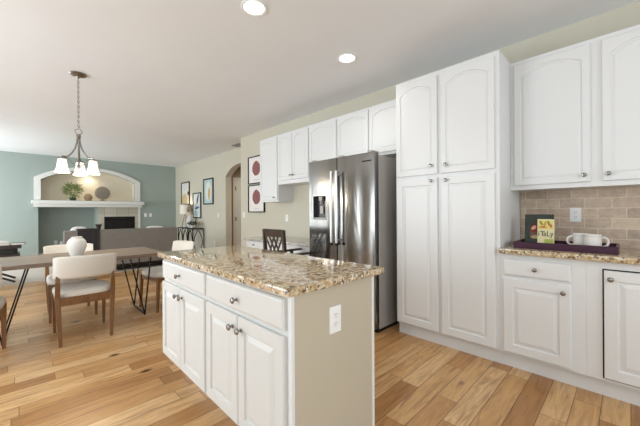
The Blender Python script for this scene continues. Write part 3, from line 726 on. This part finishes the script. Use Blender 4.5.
framed('framed_picture', 'blue brushstroke picture, lowest of the three above the console', XA, 8.68, 9.25, 1.04, 1.79, art('abstract_blue', [(.6, .78, .09, .26, -.6, (30, 46, 92)), (.5, .4, .3, .05, .1, (60, 90, 140)), (.3, .15, .3, .15, 0, (170, 190, 196))], (214, 220, 216)), .03)
framed('framed_picture', 'pale blue picture with an ochre feather shape, nearest the archway', XA, 7.89, 8.50, 1.43, 2.15, art('abstract_feather', [(.5, .5, .36, .42, 0, (222, 228, 222)), (.58, .40, .12, .28, -.1, (206, 170, 106))], (184, 204, 204)), .03)

# ------------------------------------------------------------ fireplace and niche decor
r = thing('fireplace', 'fireplace with white mantel shelf, pale tile surround and black firebox', 'fireplace', (1.43, YF, 0))
cx = 1.43
b = MB(); b.box(.175-cx, 2.71-cx, -.24, -.0005, 1.455, 1.545, .006); b.build('mantel_shelf', M['trim'], r)
MB().box(.22-cx, 2.66-cx, -.17, -.0005, 1.375, 1.455, .008).build('mantel_moulding', M['trim'], r)
b = MB(); b.box(AX1+.02-cx, FX0-cx, -.02, -.0005, 0, 1.375); b.box(FX1-cx, 2.60-cx, -.02, -.0005, 0, 1.375); b.box(FX0-cx, FX1-cx, -.02, -.0005, FZ1, 1.375); b.build('tile_surround', M['fp_tile'], r)
b = MB(); b.box(2.60-cx, 2.655-cx, -.03, -.0005, 0, 1.375, .003); b.build('side_trim', M['trim'], r)
b = MB(); b.box(FX0-cx, FX1-cx, .3, .32, 0, FZ1); b.box(FX0-cx, FX0-cx+.015, 0, .3, 0, FZ1); b.box(FX1-cx-.015, FX1-cx, 0, .3, 0, FZ1); b.box(FX0-cx, FX1-cx, 0, .3, FZ1-.015, FZ1); b.box(FX0-cx, FX1-cx, 0, .3, 0, .3); b.build('firebox', M['firebox'], r)
MB().box(FX0-cx+.016, FX1-cx-.016, .01, .016, .31, FZ1-.12).build('fire_glass', M['black'], r)
b = MB(); b.box(FX0-cx+.005, FX1-cx-.005, -.012, .01, FZ1-.12, FZ1-.015, .004); b.build('fire_louver', M['black_metal'], r); MB().box(FX0-cx+.005, FX1-cx-.005, -.012, .01, .3, .36, .004).build('fire_louver', M['black_metal'], r)

def foliage(b, c, R, n, ls, seed, up=.3, wd=.35):
    rnd = random.Random(seed)
    for i in range(n):
        d = Vector((rnd.gauss(0, 1), rnd.gauss(0, 1), rnd.gauss(.25, .8))).normalized()
        p = Vector(c)+Vector((d.x*R[0], d.y*R[1], d.z*R[2]))*rnd.uniform(.35, 1)
        t = (d+Vector((0, 0, up))+Vector((rnd.uniform(-.5, .5), rnd.uniform(-.5, .5), rnd.uniform(-.6, .4)))).normalized()
        s = t.cross(Vector((rnd.uniform(-1, 1), rnd.uniform(-1, 1), rnd.uniform(-.2, 1)))).normalized(); u = s.cross(t)
        L = ls*rnd.uniform(.6, 1.2); w_ = L*wd
        pts = [p, p+t*L*.4+s*w_*.5+u*L*.06, p+t*L, p+t*L*.4-s*w_*.5+u*L*.06]
        vs = [b.bm.verts.new(q_) for q_ in pts]; m_ = b.bm.verts.new(p+t*L*.45-u*L*.04)
        b.bm.faces.new((vs[0], vs[1], m_)); b.bm.faces.new((vs[1], vs[2], m_)); b.bm.faces.new((vs[2], vs[3], m_)); b.bm.faces.new((vs[3], vs[0], m_))
NZ = NZ0+.001
def potted(name, label, loc, pr, ph, pm, R, n, ls, seed, lm, cat='plant'):
    r = thing(name, label, cat, loc)
    MB().lathe([(pr*.7, 0), (pr, ph*.3), (pr, ph*.8), (pr*.8, ph), (pr*.7, ph*.96), (pr*.6, ph*.7)], n=20).build('pot', pm, r, True)
    b = MB(); foliage(b, (0, 0, ph+R[2]*.9), R, n, ls, seed); b.build('foliage', lm, r)
    b = MB()
    for k in range(6):
        a = 2*PI*k/6; b.tube([(0, 0, ph*.7), (math.cos(a)*R[0]*.25, math.sin(a)*R[1]*.25, ph+R[2]*.5), (math.cos(a)*R[0]*.6, math.sin(a)*R[1]*.6, ph+R[2]*1.2)], .004, 5)
    b.build('stems', lm, r)
potted('potted_plant', 'leafy green potted plant in the arched niche', (1.03, YF+.17, NZ), .075, .09, M['leaf_dark'], (.21, .13, .21), 330, .085, 3, M['leaf'])
r = thing('clay_pot', 'small round tan pot between plant and stone disc in niche', 'pot', (1.37, YF+.14, NZ))
MB().lathe([(.05, 0), (.07, .01), (.10, .07), (.10, .12), (.075, .17), (.05, .185), (.055, .2), (.045, .2), (.04, .18)], n=28).build('pot_body', M['clay'], r, True)
r = thing('stone_disc_sculpture', 'round carved stone disc on a small stand in niche', 'sculpture', (1.71, YF+.14, NZ))
MB().lathe([(.02, -.02), (.15, -.024), (.182, -.016), (.19, 0), (.182, .016), (.15, .024), (.02, .02)], (0, 0, .235), 'Y', 36).build('disc', M['stone'], r, True)
b = MB()
for k in range(3): b.tube([((.05+.045*k)*math.cos(2*PI*i/28), -.024, .235+(.05+.045*k)*math.sin(2*PI*i/28)) for i in range(28)], .006, 6, True)
b.build('carved_rings', M['stone'], r, True)
MB().box(-.07, .07, -.04, .04, 0, .018, .004).build('stand_base', M['clay'], r); MB().box(-.02, .02, -.015, .015, .018, .06).build('stand_post', M['clay'], r)
r = thing('floor_vase', 'slim dark vase standing before the fireplace tiles', 'vase', (1.50, 10.15, 0))
MB().lathe([(.09, 0), (.12, .1), (.13, .3), (.09, .55), (.05, .72), (.05, .82), (.08, .90), (.07, .9), (.03, .8)], n=24).build('vase_body', M['walnut_dark'], r, True)

# ------------------------------------------------------------ living room
tag(MB().box(-1.9, 3.0, 7.28, 10.2, 0, .012, .004).build('area_rug', M['rug']), 'pale grey area rug under the sofa', 'rug')
SX0, SX1, SY0 = .56, 2.58, 7.35
r = thing('sofa', 'grey upholstered sofa seen from behind', 'sofa', ((SX0+SX1)/2, SY0+.45, .012)); cw = (SX1-SX0)/2
MB().box(-cw, cw, -.45, -.25, .13, .86, .035, 3).build('back', M['grey_fabric'], r, True)
MB().box(-cw+.14, cw-.14, -.25, .42, .2, .33, .02, 3).build('seat_base', M['grey_fabric'], r, True)
for s in (-1, 1):
    MB().box(s*cw if s < 0 else cw-.14, -cw+.09 if s < 0 else cw, -.25, .45, .13, .62, .03, 3).build('arm', M['grey_fabric'], r, True)
MB().box(-cw+.03, cw-.03, -.40, .40, .06, .13).build('plinth', M['black'], r)
for k in range(3):
    x0 = -cw+.145+k*(2*cw-.29)/3; MB().box(x0+.004, x0+(2*cw-.29)/3-.004, -.24, .44, .331, .45, .035, 3).build('seat_cushion', M['grey_fabric'], r, True)
for sx in (-1, 1):
    for sy in (-.38, .38): MB().box(sx*(cw-.1)-.03, sx*(cw-.1)+.03, sy-.03, sy+.03, .0, .13 if sy < 0 else .2).build('foot', M['walnut_dark'], r)
def pillow(label, loc, rx, rz_, mt, tilt):
    r = tag(MB().ellipsoid((0, 0, 0), rx, .085, rz_, 3.2, 24, 14).build('pillow', mt, None, True, 80), label, 'pillow'); r.location = loc; r.rotation_euler = (math.radians(tilt), 0, 0); return r
pillow('white pillow showing above the left end of the sofa back', (.82, 7.73, .725), .15, .215, M['white_fabric'], 12)
pillow('white pillow showing above the right end of the sofa back', (2.2, 7.72, .69), .24, .215, M['white_fabric'], 12)
# throw over the sofa back
b = MB(); X0, X1 = .76, 1.10
prof = [(-.468, .36), (-.466, .6), (-.468, .84), (-.45, .885), (-.35, .893), (-.25, .885), (-.235, .84), (-.235, .62)]
L = []
for i in range(13):
    x = X0+(X1-X0)*i/12; wv = .006*math.sin(i*1.9)
    outer = [(x, SY0+.45+y+(wv if y < -.4 else 0), z+.012+(.012*math.sin(i*1.1) if k_ == 0 else 0)) for k_, (y, z) in enumerate(prof)]
    inner = [(x, SY0+.45+y*(.985 if y < -.3 else 1)+(wv+.004 if y < -.4 else -.010 if y > -.26 else 0), z-(.004 if -.46 < y < -.24 else 0)+.012) for y, z in prof[::-1]]
    L.append(outer+inner)
b.loft(L); o = b.build('throw_blanket', M['throw'], None, True, 50); tag(o, 'charcoal throw blanket draped over the sofa back', 'blanket')
# console table
r = thing('console_table', 'black metal console table with looped side panels against beige wall', 'table', (3.54, 9.05, 0)); hx, hy = .16, .56
MB().box(-hx, hx, -hy, hy, .735, .765, .003).build('tabletop', M['black_metal'], r)
for sx in (-1, 1):
    for sy in (-1, 1): b = MB(); b.box(sx*hx-.012 if sx > 0 else -hx, hx if sx > 0 else -hx+.024, sy*hy-(.024 if sy > 0 else 0), sy*hy+(0 if sy > 0 else .024), 0, .735); b.build('leg', M['black_metal'], r)
b = MB()
for yc in (-.36, 0, .36):
    for sg in (-1, 1): b.tube([(-hx+.012, yc+sg*(.02+.13*math.sin(PI*i/16)), .05+.66*i/16) for i in range(17)], .012, 6)
for sg in (-1, 1): b.tube([(sg*(.01+.11*math.sin(PI*i/16)), -hy+.012, .05+.66*i/16) for i in range(17)], .011, 6)
for y in (-.18, .18): b.bar((-hx+.012, y, 0.04), (-hx+.012, y, .735), .016, .016)
b.build('loop_panel', M['black_metal'], r)
b = MB(); b.box(-hx, hx, -hy+.024, -hy+.04, .04, .06); b.box(-hx, -hx+.02, -hy, hy, .03, .05); b.build('lower_rail', M['black_metal'], r)
r = thing('table_lamp', 'tripod table lamp with cream drum shade on console', 'lamp', (3.54, 9.43, .766))
sh = MB().lathe([(.145, .40), (.155, .40), (.135, .68), (.13, .68), (.145, .402)], n=30, caps=False).build('lamp_shade', M['shade_lamp'], r, True)
for k in range(3):
    a = 2*PI*k/3+.4; MB().tube([(.10*math.cos(a), .10*math.sin(a), .004), (.015*math.cos(a), .015*math.sin(a), .40)], .011, 8).build('leg', M['clay'], r, True)
MB().lathe([(.02, .38), (.02, .43), (.012, .44), (.012, .5), (.03, .52), (.03, .56), (.005, .6)], n=12).build('socket', M['nickel'], r, True)
l = bpy.data.lights.new('lamp_light', 'POINT'); l.energy = 3; l.color = (1, .82, .6); l.shadow_soft_size = .04
o = bpy.data.objects.new('lamp_light', l); COL.objects.link(o); o.parent = r; o.location = (0, 0, .64)
r = thing('tall_vase', 'cream bulbous vase with brown dried stems on console', 'vase', (3.54, 9.06, .766))
MB().lathe([(.05, 0), (.085, .06), (.11, .16), (.10, .26), (.05, .33), (.04, .37), (.05, .385), (.04, .385), (.03, .35)], n=26).build('vase_body', M['matte_vase'], r, True)
b = MB(); foliage(b, (0, 0, .52), (.06, .06, .16), 110, .06, 11); b.build('dried_stems', M['clay'], r)
potted('potted_plant', 'small dark-leaved plant in white bowl on console', (3.47, 8.74, .766), .05, .075, M['ceramic'], (.12, .10, .055), 130, .06, 5, M['leaf_dark'])
r = thing('candle_holder', 'small glass candle holder at the near end of console', 'candle', (3.58, 8.56, .766))
MB().lathe([(.04, 0), (.04, .006), (.008, .012), (.008, .07), (.035, .09), (.042, .17), (.04, .17), (.033, .095)], n=20).build('holder', M['clay'], r, True)

# dark side table at far left, with books
r = thing('coffee_table', 'dark wooden two-tier side table with crossed legs at left edge', 'table', (-.42, 7.56, .013))
MB().box(-.5, .42, -.28, .28, .60, .66, .004).build('tabletop', M['walnut_dark'], r)
MB().box(-.5, .40, -.26, .26, .46, .50, .004).build('lower_shelf', M['walnut_dark'], r)
for sy in (-1, 1):
    b = MB(); b.bar((-.42, sy*.22, .03), (.34, sy*.22, .455), .05, .03); b.bar((.34, sy*.22, .03), (-.42, sy*.22, .455), .05, .03); b.build('leg', M['walnut_dark'], r)
b = MB(); b.box(-.48, .37, -.2, .2, .501, .599); b.build('drawer_box', M['black'], r)
def book_flat(label, loc, w_, d_, h_, mt, rz):
    r = thing('book', label, 'book', loc, rz)
    b = MB(); b.box(-w_/2, w_/2, -d_/2, d_/2, 0, .004); b.box(-w_/2, w_/2, -d_/2, d_/2, h_-.004, h_); b.box(-w_/2, -w_/2+.004, -d_/2, d_/2, .004, h_-.004); b.build('cover', mt, r)
    MB().box(-w_/2+.004, w_/2-.004, -d_/2+.004, d_/2-.004, .004, h_-.004).build('pages', M['paper'], r)
bk = [('white hardback book, bottom of the stack on side table', (-.30, 7.42, .673), .30, .22, .035, M['paper'], .1), ('pale grey book on top of the stack on side table', (-.30, 7.42, .709), .24, .2, .03, M['white_fabric'], .3),
      ('black book lying right of the white stack on side table', (-.13, 7.36, .673), .2, .14, .035, M['black'], -.1)]
# keep the black book clear of the stack
bk[2] = (bk[2][0], (-.04+.0, 7.36, .673), .17, .2, .035, M['black'], -.1)
for a in bk: book_flat(*a)
